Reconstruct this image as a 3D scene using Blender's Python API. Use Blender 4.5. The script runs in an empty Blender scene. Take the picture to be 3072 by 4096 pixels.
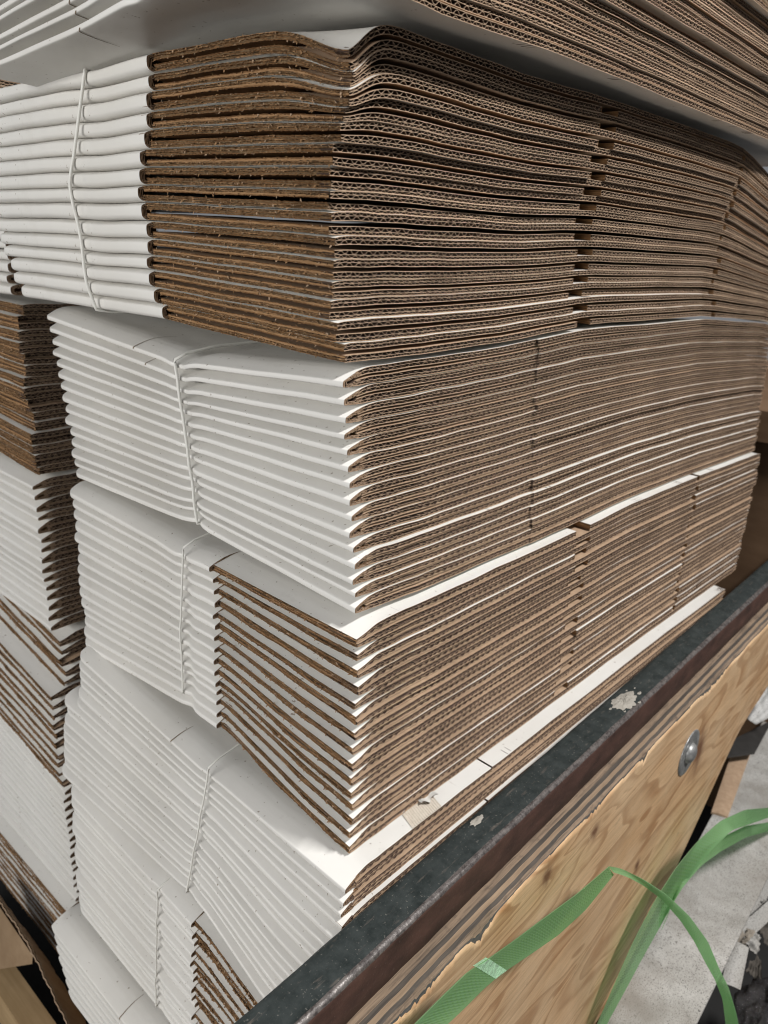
import bpy, math
import numpy as np
from mathutils import Matrix, Vector

SC = bpy.context.scene
COL = SC.collection
rng = np.random.default_rng(7)

# ------------------------------------------------------------------ camera
cam_data = bpy.data.cameras.new("camera")
cam = bpy.data.objects.new("camera", cam_data)
COL.objects.link(cam)
RIGHT = (0.66631292, -0.74418965, 0.04699848)
DOWN = (-0.22096087, -0.25724977, -0.94074377)
FWD = (0.71218213, 0.61644491, -0.33584564)
CAMPOS = (-0.41410123, -0.41010868, 0.789487)
cam.matrix_world = Matrix((
    (RIGHT[0], -DOWN[0], -FWD[0], CAMPOS[0]),
    (RIGHT[1], -DOWN[1], -FWD[1], CAMPOS[1]),
    (RIGHT[2], -DOWN[2], -FWD[2], CAMPOS[2]),
    (0, 0, 0, 1)))
cam_data.sensor_fit = 'VERTICAL'
cam_data.sensor_height = 36.0
cam_data.sensor_width = 27.0
cam_data.lens = 36.0 * 3037.0 / 4096.0
cam_data.clip_start = 0.01
cam_data.clip_end = 60
cam_data.dof.use_dof = True
cam_data.dof.focus_distance = 0.68
cam_data.dof.aperture_fstop = 8.5
SC.camera = cam

# ------------------------------------------------------------------ light
world = bpy.data.worlds.new("World")
SC.world = world
world.use_nodes = True
world.node_tree.nodes["Background"].inputs[0].default_value = (0.80, 0.82, 0.86, 1)
world.node_tree.nodes["Background"].inputs[1].default_value = 0.17


def area(name, pos, aim, sx, sy, power, col):
    l = bpy.data.lights.new(name, 'AREA')
    l.shape = 'RECTANGLE'
    l.size, l.size_y, l.energy, l.color = sx, sy, power, col
    o = bpy.data.objects.new(name, l)
    COL.objects.link(o)
    o.location = pos
    o.rotation_euler = (Vector(aim) - Vector(pos)).to_track_quat('-Z', 'Y').to_euler()
    return o


area("warehouse_light", (0.75, -1.75, 2.95), (0.1, 0, 0.5), 0.7, 0.14, 84, (1.0, 0.985, 0.965))
area("left_fill", (-2.6, 0.10, 1.0), (0.0, 0.25, 0.45), 1.8, 0.5, 40, (1.0, 0.99, 0.965))  # added low fill for the left faces, no lamp known there
SC.view_settings.view_transform = 'Standard'
SC.view_settings.look = 'None'
SC.view_settings.exposure = 0.53
SC.view_settings.gamma = 1.0
SC.render.engine = 'CYCLES'
SC.cycles.max_bounces = 8
SC.cycles.use_denoising = True
SC.cycles.filter_width = 1.05


# ------------------------------------------------------------------ materials
class NT:
    def __init__(s, name, rough=0.6, metal=0.0, spec=0.4):
        s.m = bpy.data.materials.new(name)
        s.m.use_nodes = True
        s.t = s.m.node_tree
        s.b = s.t.nodes["Principled BSDF"]
        s.b.inputs["Roughness"].default_value = rough
        s.b.inputs["Metallic"].default_value = metal
        s.b.inputs["Specular IOR Level"].default_value = spec
        s._tc = None

    def n(s, typ, **kw):
        nd = s.t.nodes.new(typ)
        for k, v in kw.items():
            if isinstance(v, bpy.types.NodeSocket):
                s.t.links.new(v, nd.inputs[k])
            elif k in nd.inputs:
                nd.inputs[k].default_value = v
            else:
                setattr(nd, k, v)
        return nd

    def co(s, scale=(1, 1, 1), rot=(0, 0, 0), kind="Object"):
        if s._tc is None:
            s._tc = s.n("ShaderNodeTexCoord")
        mp = s.n("ShaderNodeMapping")
        s.t.links.new(s._tc.outputs[kind], mp.inputs["Vector"])
        mp.inputs["Scale"].default_value = scale
        mp.inputs["Rotation"].default_value = rot
        return mp.outputs[0]

    def noise(s, scale, detail=4, rough=0.55, co=None, dist=0.0):
        nd = s.n("ShaderNodeTexNoise", Scale=scale, Detail=detail, Roughness=rough, Distortion=dist)
        s.t.links.new(co if co is not None else s.co(), nd.inputs["Vector"])
        return nd.outputs[0]

    def ramp(s, fac, stops):
        nd = s.n("ShaderNodeValToRGB")
        s.t.links.new(fac, nd.inputs[0])
        e = nd.color_ramp.elements
        while len(e) < len(stops):
            e.new(0.5)
        for el, (p, c) in zip(e, stops):
            el.position = p
            el.color = (c, c, c, 1) if isinstance(c, (int, float)) else (*c, 1)
        return nd.outputs[0]

    def mix(s, fac, a, b, mode='MIX'):
        nd = s.n("ShaderNodeMix", data_type='RGBA', blend_type=mode)
        for i, v in ((0, fac), (6, a), (7, b)):
            if isinstance(v, bpy.types.NodeSocket):
                s.t.links.new(v, nd.inputs[i])
            elif i == 0:
                nd.inputs[0].default_value = v
            else:
                nd.inputs[i].default_value = (*v, 1) if len(v) == 3 else v
        return nd.outputs[2]

    def base(s, c):
        s.set("Base Color", c)

    def set(s, key, c):
        if isinstance(c, bpy.types.NodeSocket):
            s.t.links.new(c, s.b.inputs[key])
        else:
            s.b.inputs[key].default_value = (*c, 1) if isinstance(c, tuple) else c

    def bump(s, h, strength, dist):
        nd = s.n("ShaderNodeBump", Strength=strength, Distance=dist)
        s.t.links.new(h, nd.inputs["Height"])
        s.t.links.new(nd.outputs[0], s.b.inputs["Normal"])
        return nd


def mat_white(name="white_liner", tone=(0.77, 0.752, 0.715)):
    a = NT(name, 0.40, 0, 0.5)
    lo = a.noise(9, 5, 0.6)
    c = a.mix(a.ramp(lo, [(0.3, 0.0), (0.7, 1.0)]), tuple(t * 0.93 for t in tone), tone)
    sp = a.noise(210, 2, 0.5)
    c = a.mix(a.ramp(sp, [(0.715, 0.0), (0.745, 0.75)]), c, (0.20, 0.15, 0.10))
    sm = a.noise(26, 6, 0.7)
    c = a.mix(a.ramp(sm, [(0.60, 0.0), (0.8, 0.42)]), c, (0.45, 0.42, 0.37))
    sc_ = a.noise(1, 5, 0.65, a.co((150, 16, 60), (0, 0, .3)))
    c = a.mix(a.ramp(sc_, [(0.69, 0.0), (0.76, 0.5)]), c, (0.40, 0.35, 0.29))
    du = a.noise(3.2, 4, 0.6)
    c = a.mix(a.ramp(du, [(0.5, 0.0), (0.72, 0.28)]), c, (0.58, 0.54, 0.47))
    a.base(c)
    a.set("Roughness", a.ramp(a.noise(30, 3), [(0.3, 0.36), (0.7, 0.5)]))
    a.bump(a.noise(60, 4, 0.6, a.co((1, 0.25, 1))), 0.12, 0.002)
    return a.m


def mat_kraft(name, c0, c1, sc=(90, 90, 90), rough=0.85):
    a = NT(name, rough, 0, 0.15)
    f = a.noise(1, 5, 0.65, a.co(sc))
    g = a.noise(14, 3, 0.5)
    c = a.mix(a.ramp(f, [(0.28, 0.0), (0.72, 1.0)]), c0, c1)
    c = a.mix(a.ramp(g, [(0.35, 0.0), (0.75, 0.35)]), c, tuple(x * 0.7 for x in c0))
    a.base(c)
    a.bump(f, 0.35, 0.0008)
    return a.m


WHITE = mat_white()
WHITE2 = mat_white("white_liner_soiled", (0.68, 0.67, 0.63))
KRAFT = mat_kraft("kraft_liner", (0.36, 0.243, 0.158), (0.51, 0.365, 0.25))
FLUTE = mat_kraft("fluting", (0.075, 0.048, 0.037), (0.13, 0.085, 0.064), (160, 160, 160))  # dark medium, with the shade inside the flute holes put into the colour
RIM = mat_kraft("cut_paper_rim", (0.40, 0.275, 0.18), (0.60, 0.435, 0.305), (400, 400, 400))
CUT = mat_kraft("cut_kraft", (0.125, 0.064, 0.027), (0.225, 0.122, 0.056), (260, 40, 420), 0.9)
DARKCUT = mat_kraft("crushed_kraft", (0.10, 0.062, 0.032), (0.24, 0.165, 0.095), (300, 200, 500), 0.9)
TORN = mat_kraft("torn_kraft", (0.26, 0.148, 0.070), (0.39, 0.235, 0.125), (300, 60, 400), 0.9)
BOXM = [WHITE, KRAFT, FLUTE, CUT, DARKCUT, RIM, TORN]
MW, MK, MF, MC, MD, MR, MT = range(7)


# ------------------------------------------------------------------ mesh helper
class MB:
    def __init__(s):
        s.V, s.Q, s.M, s.n = [], [], [], 0
        s.UV = []

    def grid(s, P, mat=0, uv=None, flip=False):
        P = np.asarray(P, float)
        a, b = P.shape[:2]
        i = np.arange(a * b).reshape(a, b) + s.n
        q = np.stack([i[:-1, :-1], i[1:, :-1], i[1:, 1:], i[:-1, 1:]], -1).reshape(-1, 4)
        if flip:
            q = q[:, ::-1]
        s.V.append(P.reshape(-1, 3))
        s.Q.append(q)
        s.M.append(np.full(len(q), mat) if np.isscalar(mat) else np.asarray(mat).reshape(-1))
        s.UV.append(np.zeros((a * b, 2)) if uv is None else np.asarray(uv, float).reshape(-1, 2))
        s.n += a * b

    def box(s, lo, hi, mat=0, seg=1):
        lo = np.array(lo, float); hi = np.array(hi, float)
        for ax in range(3):
            o = [d for d in range(3) if d != ax]
            for side in (0, 1):
                P = np.zeros((2, 2, 3))
                for i in (0, 1):
                    for j in (0, 1):
                        P[i, j, ax] = (lo, hi)[side][ax]
                        P[i, j, o[0]] = (lo, hi)[i][o[0]]
                        P[i, j, o[1]] = (lo, hi)[j][o[1]]
                s.grid(P, mat)

    def tube(s, pts, r, mat=0, ns=8, closed_ends=True):
        pts = np.asarray(pts, float)
        r = np.broadcast_to(np.asarray(r, float), (len(pts),))
        t = np.gradient(pts, axis=0)
        t /= np.linalg.norm(t, axis=1)[:, None] + 1e-12
        ref = np.array([0.31, 0.23, 0.92])
        a = np.cross(t, ref); a /= np.linalg.norm(a, axis=1)[:, None]
        b = np.cross(t, a)
        th = np.linspace(0, 2 * np.pi, ns + 1)
        P = pts[:, None] + r[:, None, None] * (np.cos(th)[None, :, None] * a[:, None] + np.sin(th)[None, :, None] * b[:, None])
        s.grid(P, mat)

    def obj(s, name, mats, parent=None, loc=None, smooth=False, merge=False):
        V = np.concatenate(s.V); Q = np.concatenate(s.Q); M = np.concatenate(s.M); UV = np.concatenate(s.UV)
        off = np.zeros(3)
        if parent is not None:
            off = np.array(parent['_off']) if '_off' in parent else np.array(parent.matrix_world.translation)
        elif loc is not None:
            off = np.array(loc, float)
        me = bpy.data.meshes.new(name)
        me.vertices.add(len(V))
        me.vertices.foreach_set("co", (V - off).astype(np.float32).ravel())
        nq = len(Q)
        me.loops.add(nq * 4)
        me.polygons.add(nq)
        me.loops.foreach_set("vertex_index", Q.astype(np.int32).ravel())
        me.polygons.foreach_set("loop_start", (np.arange(nq) * 4).astype(np.int32))
        me.polygons.foreach_set("loop_total", np.full(nq, 4, np.int32))
        used = sorted(set(M.tolist()))
        remap = np.zeros(max(used) + 1, np.int32)
        for i, u in enumerate(used):
            me.materials.append(mats[u]); remap[u] = i
        me.polygons.foreach_set("material_index", remap[M].astype(np.int32))
        if smooth:
            me.polygons.foreach_set("use_smooth", np.ones(nq, bool))
        if np.any(UV):
            l = me.uv_layers.new(name="UVMap")
            l.data.foreach_set("uv", UV[Q.ravel()].astype(np.float32).ravel())
        me.update(calc_edges=True)
        me.validate()
        o = bpy.data.objects.new(name, me)
        COL.objects.link(o)
        if parent is not None:
            o.parent = parent
        elif loc is not None:
            o.location = off
        return o


def tag(o, label, cat, group=None, kind=None):
    o['label'] = label
    o['category'] = cat
    if group: o['group'] = group
    if kind: o['kind'] = kind
    return o


def thing(name, label, cat, loc, group=None):
    o = bpy.data.objects.new(name, None)
    o.empty_display_size = 0.03
    COL.objects.link(o)
    o.location = loc
    o.matrix_world = Matrix.Translation(Vector(loc))
    return tag(o, label, cat, group)


def structure(o):
    o['kind'] = 'structure'
    return o


ORD = ("top first second third fourth fifth sixth seventh eighth ninth tenth eleventh twelfth thirteenth fourteenth fifteenth").split()


def wob(r, amp, waves):
    """smooth random 1-D function built from a few sines"""
    w = [(amp * r.uniform(.5, 1) / math.sqrt(len(waves)), 2 * np.pi / l * r.uniform(.8, 1.25), r.uniform(0, 6.28)) for l in waves]
    return lambda x: sum(a * np.sin(f * x + p) for a, f, p in w)


def smooth_curve(pts, sig=0.012):
    p = np.array(pts, float)
    xs = np.linspace(p[0, 0] - 0.1, p[-1, 0] + 0.1, 900)
    ys = np.interp(xs, p[:, 0], p[:, 1])
    d = xs[1] - xs[0]
    k = np.arange(-40, 41) * d
    g = np.exp(-k * k / (2 * sig * sig)); g /= g.sum()
    ysm = np.convolve(np.pad(ys, 40, mode='edge'), g, mode='valid')
    return lambda x: np.interp(x, xs, ysm)


# ------------------------------------------------------------------ folded corrugated boxes
# cross profiles near the folded edge: distance from the edge in mm, top and bottom height as share of the box thickness
PROF = dict(
    tube=([0, .15, .5, 1.6, 4, 8, 13, 24], [.52, .68, .755, .815, .885, .955, 1, 1], [.52, .36, .25, .15, .06, .01, 0, 0]),
    slope=([0, .12, .45, 1.5, 6, 11, 18, 26, 34], [.20, .30, .375, .425, .56, .70, .86, .965, 1], [.20, .11, .05, .02, .004, 0, 0, 0, 0]),
    flat=([0, 6, 14], [.93, .98, 1], [.04, .01, 0]),
    dip=([0, 3, 8, 16, 26, 38], [.50, .54, .62, .77, .93, 1], [.03, .01, 0, 0, 0, 0]),
)
MM = 0.001


def _soft(p):
    u, a, b = (np.array(q, float) for q in p)
    w = np.linspace(0, 8, 401)
    um = w * w
    out = [um]
    k = np.arange(-40, 41) * .02
    g = np.exp(-k * k / (2 * (.075) ** 2)); g /= g.sum()
    for q in (a, b):
        y = np.interp(um, u, q)
        pad = np.concatenate([2 * y[0] - y[40:0:-1], y, np.full(40, y[-1])])
        out.append(np.convolve(pad, g, mode='valid'))
    return out


PROFK = {k: np.array(v[0], float) for k, v in PROF.items()}
PROF = {k: _soft(v) for k, v in PROF.items()}
PB, PC = 0.0076, 0.0100        # fluting pitches
T_L = 0.00044                  # liner
T_M = 0.00032                  # medium


class Tier:
    def __init__(s, **k):
        s.__dict__.update(dict(n=15, L=1.115, W=0.52, style='slope', flap=None, rec=.008, ys=None, gk=.045, taper=1.0, dW=None, ox=None, oy=None, lowb=0.0, seg=0.0,
                               slots_u=(), slots_l=(), dips=(), string=None, pinch=0.0, jit=1.0, deep=None, kinds=None, seed=1, gap=1.0, vj=.0017), **k)
        r = np.random.default_rng(s.seed)
        s.r = r
        s.fRt, s.fRb = smooth_curve(s.Rt), smooth_curve(s.Rb)
        s.fLt, s.fLb = smooth_curve(s.Lt, s.__dict__.get('lsig', .012)), smooth_curve(s.Lb, s.__dict__.get('lsig', .012))
        n = s.n
        s.ox = np.zeros(n) if s.ox is None else np.array(s.ox, float)
        s.oy = np.zeros(n) if s.oy is None else np.array(s.oy, float)
        s.ox = s.ox + r.normal(0, .0014, n); s.oy = s.oy + r.normal(0, .00035, n)
        s.jc = r.uniform(-.0012, .0012, n + 1) * s.jit; s.jc[0] = s.jc[-1] = 0
        s.jx = [wob(r, .0006 * s.jit, (.45, .16, .06)) for _ in range(n + 1)]
        s.jy = [wob(r, .0004 * s.jit, (.4, .17, .09)) for _ in range(n + 1)]
        s.g = r.uniform(.0001, .0010, n) * s.gap
        s.Wk = np.full(n, s.W) + (0 if s.dW is None else np.array(s.dW))
        s.W = float(s.Wk.max())

    def bound(s, b, x, y):
        zt = s.fRt(x) + s.fLt(y); zb = s.fRb(x) + s.fLb(y)
        z = zt + (zb - zt) * b / s.n + s.jc[b] + s.jx[b](x) + s.jy[b](y)
        if b < len(s.dips):
            dx = np.maximum(x - s.X0, 0); dy = np.maximum(y - s.Y0, 0)
            z = z - s.dips[b] * np.exp(-(dx / .023) ** 2) * np.exp(-(dy / .048) ** 2)
        return z

    def P(s, k, u, h, v, sty, u0=0.0):
        """u along the front face, h share of thickness, v depth -> world"""
        u, h, v = np.broadcast_arrays(np.asarray(u, float), np.asarray(h, float), np.asarray(v, float))
        x = s.X0 + s.ox[k] + u; y = s.Y0 + s.oy[k] + v
        zt = s.bound(k, x, y) - s.g[k]; zb = s.bound(k + 1, x, y)
        pu, pt, pb = PROF[sty]
        um = (u - u0) * 1000
        ht = np.interp(um, pu, pt); hb = np.interp(um, pu, pb)
        qu, qt, qb = PROF['tube']
        e = (s.L - u) * 1000
        ht2 = np.interp(e, qu, qt); hb2 = np.interp(e, qu, qb)
        ht = np.minimum(ht, ht2); hb = np.maximum(hb, hb2)
        if s.gk:
            h = np.where(h > .5, 1 - (1 - h) * (.408 + s.gk) / .408, h * (.408 + s.gk) / .408)
        hh = hb + (ht - hb) * h
        if s.string is not None and s.pinch and sty in ('slope', 'tube'):
            g = np.exp(-((y - s.string) / .010) ** 2) * np.exp(-(um / 30.0) ** 2)
            x = x + s.pinch * g
            sc = np.exp(-np.abs(y - s.string + .012) / .014) * np.exp(-(um / 18.0) ** 2)
            x = x + (.00035 if s.Y0 == 0 else .00015) * sc * np.sin((y - s.string) / .0026 + k)
        if sty in ('slope', 'tube'):
            e2 = np.clip((v - (s.Wk[k] - .022)) / .022, 0, 1)
            x = x + .009 * s.taper * e2 ** 2 * np.exp(-um / 25.0)
        return np.stack([x, y, zb + (zt - zb) * hh], -1)


H = dict(uo=1.0, um=.820, ui=.592, li=.408, lm=.180, lo=0.0)      # liners: upper outer/mid/inner, lower inner/mid/outer


def unodes(a, b, fine=True):
    base = np.array([0, .001, .003, .006, .010, .014, .018, .023, .029, .036, .045, .056, .07, .085, .1, .12, .15, .18, .22, .26, .3, .34, .38, .42, .46, .5,
                     .55, .6, .65, .7, .75, .8, .85, .9, .95, 1.0, 1.05, 1.09, 1.1, 1.105, 1.109, 1.112, 1.1135, 1.1146, 1.2, 1.3, 1.4])
    m = base[(base > a + 1e-4) & (base < b - 1e-4)]
    return np.concatenate([[a], m, [b]])


def slab(mb, t, k, us, h, va, vb, thick, mtop, mfront, mbot, sty, u0, vn=None, side=0):
    """thin liner sheet: front edge at va (array over u allowed); side +1 only top reaches vb, -1 only bottom"""
    va = np.broadcast_to(va, us.shape)
    dz = np.array([0, 0, thick])
    dmid = np.minimum(va + .035, vb)
    vv = vn if vn is not None else np.array([0, .004, .012, .03, .06, .1])
    vv = vv[vv < vb - .002]
    full = np.array([np.minimum(va + q, vb) for q in vv] + [np.full(us.shape, vb)])
    short = np.array([va, np.minimum(va + .012, vb), dmid])
    top = full if side > 0 else short
    bot = full if side < 0 else short
    hh = np.full(us.shape, h)
    Pt = np.stack([t.P(k, us, hh, v, sty, u0) for v in top]) + (0 if side > 0 else 1) * dz * (1 if side < 0 else .5)
    Pb = np.stack([t.P(k, us, hh, v, sty, u0) for v in bot]) - (0 if side < 0 else 1) * dz * (1 if side > 0 else .5)
    mb.grid(Pt, mtop)
    mb.grid(Pb, mbot)
    mb.grid(np.stack([Pt[0], Pb[0]]), mfront)


def media(mb, t, k, ua, ub, h0, h1, vo, depth, pitch, sty, u0, r, crush=None):
    cw = .016
    if crush is None and r.random() < .3:
        crush = r.uniform(.05, .75); cw = r.uniform(.006, .022)
    seg_near, seg_far = 10, 5
    cut = min(max(ua, .42), ub)
    parts = [np.arange(ua, cut, pitch / seg_near)]
    if ub > cut: parts.append(np.arange(cut, ub, pitch / seg_far))
    us = np.concatenate(parts)
    if len(us) < 4: return
    ph = r.uniform(0, 6.28)
    wp = wob(r, .5, (.05, .11)); wa = wob(r, .16, (.03, .07))
    a = 2 * np.pi * us / pitch + ph + wp(us)
    s = np.tanh(1.15 * np.sin(a)) / np.tanh(1.15)
    s = s * np.clip(.93 + wa(us), .55, 1.0)
    hm, ha = (h0 + h1) / 2, abs(h1 - h0) / 2 - .024
    fr = vo + .0002 + r.normal(0, .00012, len(us)) + wob(r, .0003, (.02, .05))(us)
    if crush is not None:
        g = np.exp(-((us - crush) / cw) ** 2)
        s = s * (1 - .6 * g) + r.normal(0, .35, len(us)) * g
        fr = fr + np.abs(r.normal(0, .0018, len(us))) * g
    h = hm + ha * s
    slope = np.abs(np.gradient(h * .0138, us))
    th = T_M * np.sqrt(1 + np.minimum(slope, 2.5) ** 2) / 2
    F = t.P(k, us, h, fr, sty, u0)
    D = t.P(k, us, h, fr + depth, sty, u0)
    dz = np.zeros_like(F); dz[:, 2] = th
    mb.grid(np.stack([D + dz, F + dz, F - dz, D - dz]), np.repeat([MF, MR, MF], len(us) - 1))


def sheet(mb, t, k, which, ua, ub, vo, vb, sty, u0, vn, r, crush=None):
    kn = PROFK[sty] / 1000 + u0
    us = np.unique(np.concatenate([unodes(ua, ub), kn[(kn > ua + .0003) & (kn < ub)], np.arange(ua, min(ub, .046), .002)]))
    us = np.round(us, 4); us[0], us[-1] = ua, ub; us = np.unique(us); us = us[np.concatenate([[True], np.diff(us) > .0003])]; us[-1] = ub
    fj = wob(r, .0004, (.03, .09, .3))
    va = vo + fj(us)
    if which == 'u':
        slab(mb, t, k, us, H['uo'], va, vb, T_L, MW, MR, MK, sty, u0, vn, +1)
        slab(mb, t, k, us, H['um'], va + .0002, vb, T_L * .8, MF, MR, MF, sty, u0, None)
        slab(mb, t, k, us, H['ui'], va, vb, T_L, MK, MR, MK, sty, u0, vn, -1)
        media(mb, t, k, ua, ub, H['um'], H['uo'], vo, .011, PB, sty, u0, r, crush)
        media(mb, t, k, ua, ub, H['ui'], H['um'], vo, .013, PC, sty, u0, r, crush)
    else:
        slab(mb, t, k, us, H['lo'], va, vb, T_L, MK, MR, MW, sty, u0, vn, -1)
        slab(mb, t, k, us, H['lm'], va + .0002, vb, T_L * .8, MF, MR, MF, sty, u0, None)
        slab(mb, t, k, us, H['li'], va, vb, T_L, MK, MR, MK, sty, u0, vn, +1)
        media(mb, t, k, ua, ub, H['lo'], H['lm'], vo, .011, PB, sty, u0, r, crush)
        media(mb, t, k, ua, ub, H['lm'], H['li'], vo, .013, PC, sty, u0, r, crush)


def cut_edge(mb, t, k, which, va, vb, sty, u0, r):
    """left edge of a flap sheet cut along the flutes: ragged layers of torn paper"""
    # height share inside the sheet from its white side (0) to its inner side (1), recess in m, ruggedness in m, material
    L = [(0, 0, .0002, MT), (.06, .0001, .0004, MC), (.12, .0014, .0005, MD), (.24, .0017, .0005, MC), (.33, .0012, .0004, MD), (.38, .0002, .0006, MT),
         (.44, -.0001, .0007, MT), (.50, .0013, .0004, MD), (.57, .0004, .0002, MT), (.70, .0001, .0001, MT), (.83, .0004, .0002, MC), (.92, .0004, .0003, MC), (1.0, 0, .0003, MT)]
    if r.random() < .35:
        L[7:11] = [(.50, .0016, .0005, MD), (.60, .0019, .0005, MC), (.72, .0014, .0006, MD), (.84, .0010, .0005, MC)]
    hs = .408 + t.gk
    vs = np.arange(va, vb + .0001, .0014)
    sh = wob(r, .0010, (.09, .21))
    rows, mats = [], []
    rip = wob(r, .0007, (.03, .012))
    for i, (f, o, rg, m) in enumerate(L):
        h = f * .408
        if which == 'u': h = 1 - h
        rag = np.abs(r.normal(0, rg, len(vs))) + wob(r, rg * 1.1, (.14, .04, .013))(vs) + sh(vs)
        hh = h + (wob(r, .016, (.12, .05, .02))(vs) if 0 < i < len(L) - 1 else 0)
        p = t.P(k, np.full(len(vs), u0), np.clip(hh, 0, 1), vs, sty, u0)
        p[:, 0] += o - rag
        p[:, 2] += r.normal(0, .00015, len(vs))
        rows.append(p); mats.append(m)
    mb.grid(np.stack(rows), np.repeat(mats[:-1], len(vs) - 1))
    for _ in range(int(46 * (vb - va) / .15)):             # torn fibres
        j = r.integers(2, len(vs) - 2); i = r.choice([1, 5, 6, 11, 12])
        b = rows[i][j]; l = r.uniform(.0006, .0028)
        d = np.array([-r.uniform(.3, 1), r.normal(0, .6), r.normal(-.1, .7)]); d /= np.linalg.norm(d)
        w = np.array([0, 1, .3]) * r.uniform(.0003, .0011)
        mb.grid(np.array([[b - w, b + w], [b + d * l * .6 - w * .7, b + d * l * .6 + w * .6], [b + d * l - w * .15, b + d * l + w * .15]]), MT if r.random() < .6 else MK)


def fold_core(mb, t, k, v0, sty, r, depth=.009):
    """crushed board seen in the open end of a fold"""
    for j, d in enumerate((.035, .08, .14, .21, .30)):
        n = 40
        um = np.concatenate([np.linspace(16, 0, n) ** 1.0, np.linspace(0, 16, n)[1:]]) / 1000
        top = np.concatenate([np.ones(n), np.zeros(n - 1)])
        um = um + d * .014 + 0 * um
        hh = np.where(top > .5, 1 - d * .9, d * .9)
        wz = wob(r, .05 * (j > 0), (.004, .0017, .009))(np.linspace(0, .04, len(um)))
        hh = np.clip(hh + wz, 0, 1)
        ex = wob(r, .0006 * (j > 0), (.005, .002))(np.linspace(0, .04, len(um)))
        fr = v0 + r.normal(0, .00015, len(um))
        F = t.P(k, um, hh, fr, sty); D = t.P(k, um, hh, fr + depth, sty)
        F[:, 0] += ex; D[:, 0] += ex
        F2 = F.copy(); D2 = D.copy()
        F2[:, 0] += .0004; F2[:, 2] += np.where(top > .5, -.0004, .0004)
        mb.grid(np.stack([D, F, F2]), np.repeat([MC, MK], len(um) - 1))
    um = np.linspace(.0003, .016, 14)
    A = t.P(k, um, np.full(14, .94), v0 + .009, sty); B = t.P(k, um, np.full(14, .06), v0 + .009, sty)
    mb.grid(np.stack([A, B]), MC)


def fold_skin(mb, t, k, va, vb, sty, vn):
    us = np.array([0, .05, .15, .3, .5, .8, 1.2, 1.8, 2.5, 3.4, 4.5, 6, 7.5, 9, 10.5, 12, 14]) / 1000
    vs = np.unique(np.concatenate([[va], vn[(vn > va) & (vn < vb)], [vb]]))
    U = np.concatenate([us[::-1], us[1:]])
    Hh = np.concatenate([np.ones(len(us)), np.zeros(len(us) - 1)])
    P = np.stack([t.P(k, U, Hh, np.full(len(U), v), sty) for v in vs])
    mb.grid(P, MW)


def vnodes(t):
    v = np.concatenate([[0, .002, .006, .012, .02, .03, .045], np.arange(.06, t.W - .04, .02), t.W - np.array([.035, .026, .02, .014, .009, .005, .002, 0])])
    if t.string is not None:
        v = np.concatenate([v, t.string - t.Y0 + np.arange(-.045, .03, .0011)])
    v = np.concatenate([v, np.arange(t.Wk.min() - .03, t.W, .004)])
    return np.unique(np.round(v[(v >= 0) & (v <= t.W)], 5))


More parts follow.
